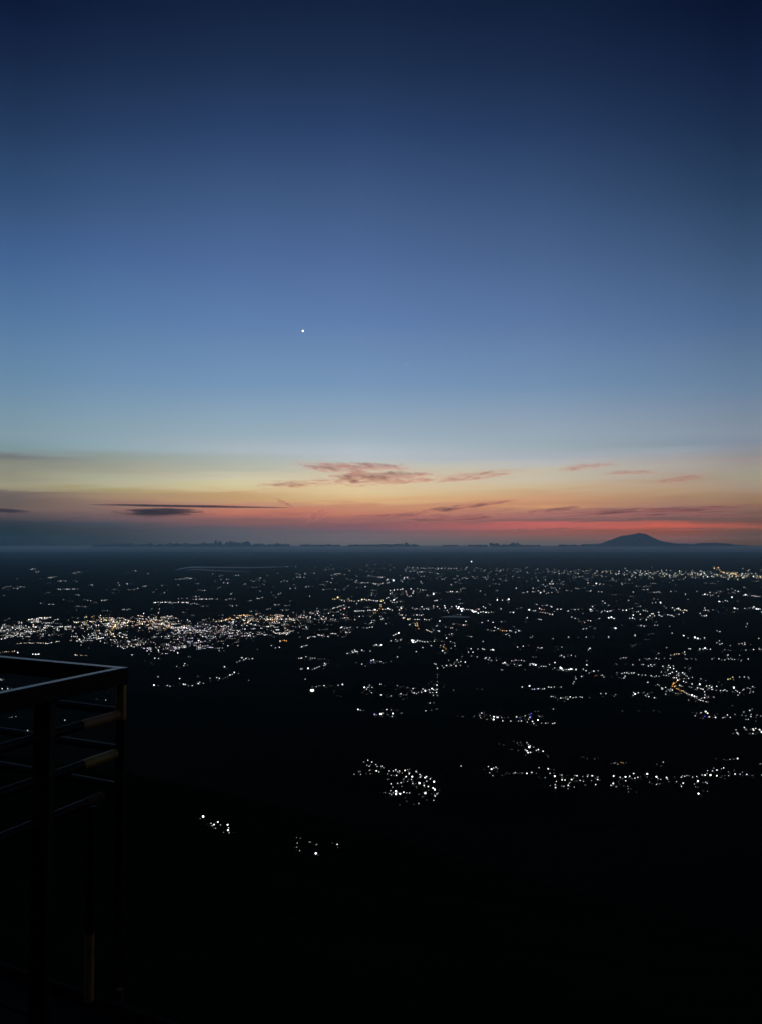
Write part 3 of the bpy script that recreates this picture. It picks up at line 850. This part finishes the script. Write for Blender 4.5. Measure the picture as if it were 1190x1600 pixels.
 ("row of towns beyond the hamlets", 720, 870, 4.958, """78,48b 3,415b 3,430b 10,410b 20,412 40,412 55,412 70,412 85,430b 95,432b 105,435b 115,428b 130,440b 150,432 168,434 190,438b 210,437 233,431 185,400 170,390 223,374 135,410p 278,338b 318,338 367,340b 355,340 148,267 307,407 403,436b 378,433d 463,398d 430,405d 525,420b 560,421 573,421 510,482 602,486 616,490 500,505v 585,373
  605,410p 620,412p 640,413p 610,430p 630,435p 650,438c 670,440 685,448 705,455 665,378 690,385 700,392 625,380d 655,380d 745,410 770,410 720,425d 735,410d 828,423 820,425d 880,412 905,412 872,412v 998,412b 1005,415 1015,395 1040,415v 1095,348 1112,362 1142,378 1090,425 1110,420 1130,428b 1150,425 1085,432 1160,422 1140,480b 1163,480b 1185,482
  1045,216b 1070,217 1063,274 1087,274 614,282b 735,260 700,278 555,247 425,247 512,275 595,188 650,182 700,195 965,175 1165,185 980,205 15,538p 28,530p 35,508 160,512 207,498 245,512 260,550 283,560 205,568 230,572d 253,575 300,570o 318,575o 335,578o 350,578 375,580 388,578 345,605 370,613 355,600d 420,588 445,582 425,565d 460,577d
  552,618d 855,470 880,480 905,485d 910,503d 955,512p 980,497p 1000,500 995,542d 968,560 945,562 1030,560d 1187,555 830,625 907,627v 967,625 1025,625v 1140,626"""),
 ("plain towards the right edge", 950, 870, 4.958, """595,292 482,272 615,333d 190,277 388,273d 745,300b 765,297 790,300 730,297 805,300 785,280 815,282d 835,283d 860,285d 850,308d 955,323b 855,350b 865,352 905,347 920,347 885,352d 980,265 1003,272 1045,302 1060,302b 1075,303 1110,305 1125,305 1150,310 1135,308 1170,310 985,405 975,407b 1000,407 975,430d 1055,403 1090,400d 1125,398b 1145,412b 1160,415b
  1175,410 1185,430 1115,400 745,400 750,418 770,418 735,420d 710,443 740,462 757,465 915,413v 808,415d 850,430v 340,360 365,358 402,367b 430,385d 495,398 510,417 525,408 540,412b 555,415 575,420c 590,420c 605,420c 580,437g 545,448 458,453 475,455 490,458 505,465 445,400d 10,423 110,418 137,418b 20,480b 5,480 40,482 80,410d 155,340 60,345v
  215,430 230,427 245,448 270,420 285,422 300,425 190,455gb 165,480 185,482 200,483 160,477 292,492 305,470 322,463 345,445 355,460 335,450 388,438 400,460 412,465 390,455 320,463 245,490d 55,558b 45,555 100,532v 275,540 250,540d 205,615 205,608 190,690v 207,680v 492,595 582,614b 615,632d 668,638b 690,645b 710,640d 743,638 1075,523 1065,545 1163,636 835,575v"""),
 ("glowing town line mid plain", 480, 870, 4.958, """200,330y 215,332y 238,325yb 255,333y 270,345W 290,347W 320,330y 330,340y 345,345c 365,347 385,367 400,345 425,343yb 445,338 460,340 480,342W 495,340 515,342W 530,345 545,345W 570,348yb 575,335y 585,342c 565,375c 568,388o 595,360c 580,410c 600,410W 620,410Wb 635,415 655,418 545,420o 560,405o 530,435o 515,440o
  370,430 380,425 395,424W 410,423W 425,422W 440,422 470,418W 482,417 495,418W 510,420 525,420b 200,403 210,398 235,395c 250,386 265,385W 285,383 300,390c 325,395 260,415p 290,410p 612,325 627,318 668,338b 680,330 655,355 670,357 690,355 718,350d 735,352d 690,320d 640,290 640,270 655,278d 670,262 695,258 720,258 735,258 760,270p 765,285p 770,300 785,310 800,308 800,255 820,270
  815,285 848,275d 870,275d 680,292d 655,292d 850,250d 1085,277 1105,277b 1120,278 1155,275 1185,270d 975,300b 925,300 932,305d 1000,342 985,343 975,385p 975,400p 1005,390 1020,405 1060,388 1065,405 1080,420 1090,435d 1100,405d 1115,390 1150,395b 1165,408b 1170,400b 1185,412b 1155,400 720,395 725,408cb 710,420p 708,440p 715,455p 730,455 740,478cb 750,475c 775,488cb 790,490c 760,455 830,490
  850,493 865,490d 905,492 920,492 940,492 820,455d 845,455 865,455 880,457 810,400d 830,408 845,405 870,410d 885,395 900,408 920,405 935,410 845,515o 850,525o 835,540y 850,545o 860,560o 830,520y 790,530 920,568c 930,575c 945,580c 958,587c 975,570 1010,578 1020,580 995,540 1023,508b 1005,535 680,605 705,603b 690,600 665,612 645,658 680,645 695,655 720,647 685,660d
  810,662b 820,660b 838,662 850,652 875,655d 905,663 930,665d 980,658 985,645d 1075,638 1105,660 1065,610d 1095,605d 1115,600 1140,693 1110,712 1055,685p 1050,700o 1060,708o 1070,718o 1030,690 1045,732b 1062,748 1085,732v 890,705d 840,737 955,692d 560,692 570,693b 545,690d 525,690d 455,518d 490,518 500,512 505,548 485,550 465,555 440,552d 390,550d 405,465 435,463 490,465d 565,465 570,488
  580,487 605,520 630,520v 370,490 305,490d 260,560 270,555 290,558 310,555 335,550 300,590 310,590 325,570d 515,210 530,212 565,213d 580,210 610,185d 620,180 630,200 665,195b 585,205d 560,215d 750,165 770,165 775,160d 745,175 185,203 157,195d 138,228d 318,228d 383,188 385,240d 220,255 288,255d 450,235 308,172d 290,140d 230,147d"""),
]
# one very bright lamp at the edge of the black slope
lamps = []          # (px, py, radius in photograph pixels, strength, tint key, where)


def depth_size(py):
    return float(np.interp(py, [875, 900, 940, 980, 1040, 1120, 1200, 1340], [0.56, 0.57, 0.59, 0.61, 0.64, 0.68, 0.73, 0.86]))


for where, ox, oy, sc, txt in BLOCKS:
    for tok in txt.split():
        n = len(tok)
        while tok[n - 1].isalpha():
            n -= 1
        fl = tok[n:]
        x, y = (float(v) for v in tok[:n].split(','))
        px, py = ox + x / sc, oy + y / sc
        r, s = depth_size(py), 1.1
        if 'b' in fl:
            r, s = r * 1.35, 3.0
        if 'd' in fl:
            r, s = r * 0.85, 0.42
        if 'v' in fl:
            r, s = r * 0.8, 0.13
        k = ([c for c in fl if c in TINT] or [random.choice('wwwW')])[0]
        lamps.append([px, py, r * random.uniform(0.75, 1.25), s * random.uniform(0.5, 1.5), k, where])

small = []          # the countless rest


def spread(cx, cy, rx, ry, n, tints='wwwwW', s0=0.15, s1=1.8, rows=True, k=1.0):
    for _ in range(n):
        x = rng.normal(cx, rx * 0.55)
        y = rng.normal(cy, ry * 0.55)
        m = 1
        if rows and cy > 930 and rng.random() < 0.3:
            m = int(rng.integers(2, 6))
        sl = rng.normal(0, 0.12)
        step = rng.uniform(1.6, 3.4)
        for j in range(m):
            st = s0 + (s1 - s0) * rng.random() ** 2.2
            small.append([x + j * step + rng.normal(0, .25), y + j * step * sl + rng.normal(0, .25), depth_size(y) * k * rng.uniform(0.75, 1.15), st, random.choice(tints), None])


def street(pts, n, tints='wwW', s0=0.5, s1=2.0, jit=0.5):
    P = np.array(pts, float)
    L = np.concatenate([[0], np.cumsum(np.hypot(*np.diff(P, axis=0).T))])
    for q in np.linspace(0, L[-1], n):
        x = np.interp(q, L, P[:, 0]) + rng.normal(0, jit)
        y = np.interp(q, L, P[:, 1]) + rng.normal(0, jit * 0.6)
        small.append([x + rng.normal(0, 1.0), y, depth_size(y) * rng.uniform(0.6, 1.25), s0 * 0.4 + (s1 - s0 * 0.4) * rng.random() ** 1.8, random.choice(tints), None])


for px, py, r, s, k, where in list(lamps):          # faint windows and yards round the lamps
    for _ in range(int(rng.integers(0, 3))):
        small.append([px + rng.normal(0, 4.5), py + rng.normal(0, 1.6), depth_size(py) * rng.uniform(0.5, 0.8), 0.03 + 0.35 * rng.random() ** 2, random.choice('wwwWWc'), None])
WARM = 'wwwWWWcccyopp'
COOL = 'wwwwWWllp'
# the big town at the left
for a in ((14, 985, 28, 11, 62), (58, 985, 36, 10, 50), (100, 981, 22, 5, 26), (60, 972, 22, 2.2, 26)):
    spread(*a, tints='wwwWWWc')
for a in ((165, 974, 40, 11, 95), (205, 972, 38, 8, 50), (250, 974, 38, 11, 95)):
    spread(*a, tints=WARM, s1=2.2)
for a in ((150, 994, 38, 8, 45), (128, 1000, 20, 7, 20), (200, 1004, 38, 8, 30), (235, 1012, 60, 4, 36)):
    spread(*a, tints='wwwWWc')
for a in ((290, 986, 34, 11, 80), (345, 984, 48, 12, 75), (300, 1004, 52, 9, 60), (270, 1014, 45, 4, 26)):
    spread(*a, tints=COOL)
for a in ((395, 968, 58, 7, 62), (440, 967, 48, 7, 40)):
    spread(*a, tints=WARM, s1=2.0)
for a in ((430, 984, 48, 7, 26), (370, 994, 30, 5, 15), (490, 966, 36, 9, 36), (500, 995, 28, 3, 16), (440, 990, 40, 3, 16), (490, 958, 20, 2.5, 12)):
    spread(*a, tints='wwwWWcp')
for a in ((15, 986, 30, 12, 60), (60, 986, 40, 12, 60), (165, 976, 45, 13, 90), (250, 978, 45, 13, 90), (200, 1002, 60, 8, 50), (300, 990, 55, 14, 90), (350, 986, 50, 13, 60), (400, 970, 65, 9, 60), (470, 972, 50, 14, 50)):
    spread(*a, tints='wwWWcp', s0=0.05, s1=0.7, k=0.8)
street([(46, 969), (62, 966.5), (80, 965.5)], 22, 'WWwc', 1.2, 3)
street([(92, 921.5), (120, 920.8)], 14, 'w', 0.4, 1.3, 0.3)
street([(241, 942.2), (262, 941.5), (294, 942.4)], 24, 'wW', 1.0, 2.5, 0.3)
street([(302, 937.5), (331, 936.2)], 13, 'w', 0.3, 1.4, 0.3)
street([(173, 966), (176, 971), (180, 975), (178, 981), (174, 988), (178, 995)], 22, 'ooyo', 1.0, 2.4, 0.7)
street([(160, 968), (170, 971), (176, 970)], 10, 'yyc', 1.2, 2.6, 0.6)
street([(258, 970), (264, 974), (268, 977)], 10, 'cWo', 1.2, 2.5, 0.4)
street([(268, 981), (292, 982)], 13, 'Wwp', 1.4, 3.0, 0.5)
street([(346, 971), (356, 967), (362, 965)], 9, 'oyo', 1.0, 2.2, 0.5)
street([(376, 962.5), (390, 962)], 12, 'ooc', 1.2, 2.4, 0.5)
street([(344, 986), (355, 979)], 8, 'pop', 0.8, 1.6, 0.4)
street([(384, 975), (391, 970)], 8, 'yoc', 0.9, 2.0, 0.4)
street([(425, 986), (435, 992), (448, 990), (458, 986)], 16, 'cWyW', 0.8, 2.0, 0.7)
street([(370, 989.5), (405, 992), (425, 993)], 18, 'Ww', 0.5, 1.6, 0.5)
street([(436, 1004), (441, 1001), (446, 1002)], 6, 'oco', 1.0, 2.2, 0.4)
street([(30, 1006), (60, 1005), (75, 1006), (92, 1003)], 22, 'WwWc', 0.5, 1.8, 0.5)
street([(0, 1000), (22, 994), (40, 990)], 16, 'Wwc', 0.7, 1.8, 0.6)
street([(116, 1024), (136, 1025)], 10, 'ccW', 0.4, 1.4, 0.5)
street([(52, 1023), (60, 1023)], 5, 'W', 1.4, 3, 0.4)
street([(0, 1020), (20, 1018), (30, 1021)], 9, 'Wc', 0.6, 1.8, 0.8)
street([(470, 1012), (479, 1009)], 6, 'wW', 0.5, 1.5, 0.4)
street([(375, 1033), (395, 1030)], 5, 'w', 0.5, 1.5, 0.3)
# the far bright city band at the right, and its dim tail to the left
for a in ((1110, 898, 130, 5.5, 230), (1000, 897, 95, 5.5, 130)):
    spread(*a, tints='wwwWggcy', s0=0.08, s1=1.2, k=1.0)
spread(1160, 901, 60, 3.5, 60, tints='wgyycW', s0=0.2, s1=2.0, k=1.1)
street([(1113, 887), (1122, 889), (1127, 894), (1134, 897), (1150, 897)], 22, 'oyoc', 0.8, 2.4, 0.9)
spread(900, 894, 90, 5, 80, tints='wwwg', s0=0.05, s1=0.6)
spread(780, 891, 100, 4.5, 75, tints='wwW', s0=0.04, s1=0.4)
spread(640, 889, 110, 4, 60, tints='w', s0=0.03, s1=0.3)
spread(500, 889, 70, 4, 24, tints='w', s0=0.03, s1=0.3)
spread(690, 902, 130, 4, 50, tints='w', s0=0.04, s1=0.4)
spread(950, 906, 200, 4, 70, tints='wwg', s0=0.04, s1=0.5)
street([(637, 888.2), (720, 889)], 30, 'wW', 0.15, 0.7, 0.5)
# loose hamlets all over the plain
for x0, x1, y0, y1, n in ((0, 240, 886, 905, 16), (0, 240, 905, 955, 46), (240, 480, 895, 915, 30), (240, 480, 915, 958, 48), (480, 720, 893, 915, 40), (480, 720, 910, 1000, 46), (720, 960, 900, 930, 40), (720, 960, 930, 1000, 14),
                          (950, 1190, 908, 935, 26), (950, 1190, 935, 1000, 16), (560, 900, 1000, 1040, 10)):
    for _ in range(n):
        x, y = rng.uniform(x0, x1), rng.uniform(y0, y1)
        for j in range(int(rng.integers(1, 6))):
            small.append([x + j * rng.uniform(1.2, 3.5), y + rng.normal(0, 0.5), depth_size(y) * rng.uniform(0.7, 1.05), 0.05 + 0.9 * rng.random() ** 2.5, random.choice('wwwW'), None])
lamps.append([488.0, 1082.6, 1.9, 4.0, 'W', None])

# the 300 that show largest become lamps of their own; the rest is one object
order = sorted(range(len(lamps)), key=lambda i: -(lamps[i][2] * (1.0 if lamps[i][3] > 0.8 else 0.55)))
single = set(order[:299])
rest = [l for i, l in enumerate(lamps) if i not in single] + small
ones = [lamps[i] for i in sorted(single)]


def ground_points(P):
    """on_ground for many pixels at once."""
    D = np.array([tuple(ray(p[0], p[1])) for p in P])
    lo = np.full(len(D), 40.0)
    hi = np.full(len(D), np.nan)
    s = 40.0
    while s < 120000:
        below = (EYE + D[:, 2] * s < height(D[:, 0] * s, s + 0 * lo)) & np.isnan(hi)
        hi[below] = s
        lo = np.where(np.isnan(hi), s, lo)
        s *= 1.025
    ok = ~np.isnan(hi)
    hi = np.where(ok, hi, 1000.0)
    for _ in range(26):
        m = 0.5 * (lo + hi)
        below = EYE + D[:, 2] * m < height(D[:, 0] * m, m)
        hi = np.where(below, m, hi)
        lo = np.where(below, lo, m)
    return np.stack([D[:, 0] * hi, hi, height(D[:, 0] * hi, hi)], 1), hi, ok


# lamp glass: gives off light in the colour stored on the object (single lamps) or on the faces (the mass)
def glow_material(name, attr=None):
    m = bpy.data.materials.new(name)
    m.use_nodes = True
    t = m.node_tree
    t.nodes.clear()
    em = N(t, 'ShaderNodeEmission')
    if attr:
        at = N(t, 'ShaderNodeAttribute', attribute_name=attr)
        t.links.new(at.outputs['Color'], em.inputs['Color'])
        em.inputs['Strength'].default_value = 1.0
    else:
        oi = N(t, 'ShaderNodeObjectInfo')
        t.links.new(oi.outputs['Color'], em.inputs['Color'])
        t.links.new(M(t, 'MULTIPLY', oi.outputs['Alpha'], 4.0), em.inputs['Strength'])
    o = N(t, 'ShaderNodeOutputMaterial')
    t.links.new(em.outputs[0], o.inputs['Surface'])
    m.cycles.emission_sampling = 'NONE'
    return m


GLOW = glow_material("lamp_glass")
POLE, t, b = material("lamp_post_metal", (0.08, 0.08, 0.085), 0.5, 0.6)
bm = bmesh.new()
bmesh.ops.create_icosphere(bm, subdivisions=2, radius=1.0, matrix=Matrix.Translation((0, 0, 2.4)) @ Matrix.Diagonal((1, 1, 0.92, 1)))
nb = len(bm.faces)
bmesh.ops.create_cone(bm, segments=8, radius1=0.16, radius2=0.09, depth=1.5, cap_ends=True, matrix=Matrix.Translation((0, 0, 0.70)))
bmesh.ops.create_cone(bm, segments=8, radius1=0.30, radius2=0.16, depth=0.2, cap_ends=True, matrix=Matrix.Translation((0, 0, 0.05)))
bm.faces.ensure_lookup_table()
for f in bm.faces:
    f.material_index = 0 if f.index < nb and f.index >= 0 else 1
bm.normal_update()
lamp_me = bpy.data.meshes.new("street_lamp")
bm.faces.index_update()
for i, f in enumerate(bm.faces):
    f.material_index = 0 if f.calc_center_median().z > 1.46 else 1
    f.smooth = i < nb
bm.to_mesh(lamp_me)
bm.free()
lamp_me.materials.append(GLOW)
lamp_me.materials.append(POLE)

pts, dist, ok = ground_points(ones)
named = []
for (px, py, r, s, k, where), p, d, good in zip(ones, pts, dist, ok):
    if not good:
        continue
    rad_m = r * d / FPX
    # the globe sits above the ground: stand the post where the globe covers the same spot of the plain
    o = link("street_lamp", lamp_me, loc=(p[0], p[1], p[2] - 0.02 * rad_m))
    sx = 1.55 if where is None else random.uniform(0.8, 1.3)
    o.scale = (rad_m * sx, rad_m * sx, rad_m * random.uniform(0.85, 1.2) * (0.85 if where is None else 1))
    c = TINT[k]
    o.color = (*c, min(1.0, s * 1.15 * math.exp(d / HAZE_LEN) / 4.0))
    if where is None:
        tag(o, "single large bright lamp at the upper rim of the black slope, left of centre", "lamp")
    else:
        bright = 'bright ' if s > 2.2 else ('dim ' if s < 0.7 else '')
        named.append((o, px, py, bright + TINT_NAME[k], where))
ORD = "leftmost,second from left,third from left,fourth from left,fifth from left,sixth from left,seventh from left,eighth from left,ninth from left,tenth from left".split(',')
for where in sorted({q[4] for q in named}):
    mine = [q for q in named if q[4] == where]
    kinds = {}
    for q in mine:
        kinds.setdefault(q[3], []).append(q)
    for kind, qs in sorted(kinds.items()):
        ys = sorted(q[2] for q in qs)
        mid = ys[len(ys) // 2]
        parts_ = [("", qs)] if len(qs) <= 8 else [("upper part of the ", [q for q in qs if q[2] < mid]), ("lower part of the ", [q for q in qs if q[2] >= mid])]
        for half, hs in parts_:
            hs.sort(key=lambda q: q[1])
            for i, (o, px, py, _, _) in enumerate(hs):
                if len(hs) == 1:
                    pos_ = ""
                elif i < 10 and (i < len(hs) / 2 or len(hs) <= 10):
                    pos_ = ORD[i] if i < len(hs) - 1 else "rightmost"
                elif len(hs) - 1 - i < 10:
                    pos_ = ORD[len(hs) - 1 - i].replace("left", "right")
                else:
                    pos_ = "in the middle"
                tag(o, f"{kind} lamp{', ' + pos_ + ',' if pos_ else ''} in {half or 'the '}{where}".replace("in upper part of the", "in upper").replace("in lower part of the", "in lower"), "lamp", f"{kind} lamps, {where}")

pts, dist, ok = ground_points(rest)
V0 = np.array([(1, 0, 0), (-1, 0, 0), (0, 1, 0), (0, -1, 0), (0, 0, 1), (0, 0, -1)], float)
F0 = np.array([(0, 2, 4), (2, 1, 4), (1, 3, 4), (3, 0, 4), (2, 0, 5), (1, 2, 5), (3, 1, 5), (0, 3, 5)])
vv, ff, cc = [], [], []
n = 0
for (px, py, r, s, k, where), p, d, good in zip(rest, pts, dist, ok):
    if not good:
        continue
    rad_m = r * 1.15 * d / FPX
    vv.append(V0 * rad_m + np.array([p[0], p[1], p[2] + rad_m * 1.05]))
    ff.append(F0 + 6 * n)
    s *= math.exp(d / HAZE_LEN) * 1.25      # stronger with distance to make up for the dimming haze
    cc += [tuple(x * s for x in TINT[k]) + (1,)] * 8
    n += 1
me = mesh_from("town_lights", np.concatenate(vv), np.concatenate(ff), [glow_material("small_lamp_glass", "glow")])
at = me.attributes.new("glow", 'FLOAT_COLOR', 'FACE')
at.data.foreach_set('color', np.array(cc, np.float32).ravel())
tag(link("town_lights", me), "countless small lights of towns and hamlets over the dark plain", kind='stuff')
print("single lamps", len(ones), "small lights", n)

# ------------------------------------------------------------------ the evening star and three faint stars
for px, py, r, s, lab in ((473.5, 517, 1.6, 2.0, "bright evening star alone in the blue sky"), (633.5, 570.5, 0.9, 0.45, "faint star low to the right of the bright evening star"),
                          (588, 590.5, 0.8, 0.33, "faintest star under the evening star, nearest the horizon"), (174, 391, 0.9, 0.22, "faint star high at the left"),
                          (891, 245, 0.8, 0.14, "faint star high at the right")):
    d = ray(px, py)
    L = 260000.0
    bm = bmesh.new()
    bmesh.ops.create_icosphere(bm, subdivisions=2, radius=r * L / FPX)
    me = bpy.data.meshes.new("star")
    bm.to_mesh(me); bm.free()
    me.materials.append(GLOW)
    o = link("star", me, loc=(d.x * L, d.y * L, EYE + d.z * L))
    o.color = (1.0, 1.0, 0.95, s / 4.0)
    tag(o, lab, "star")
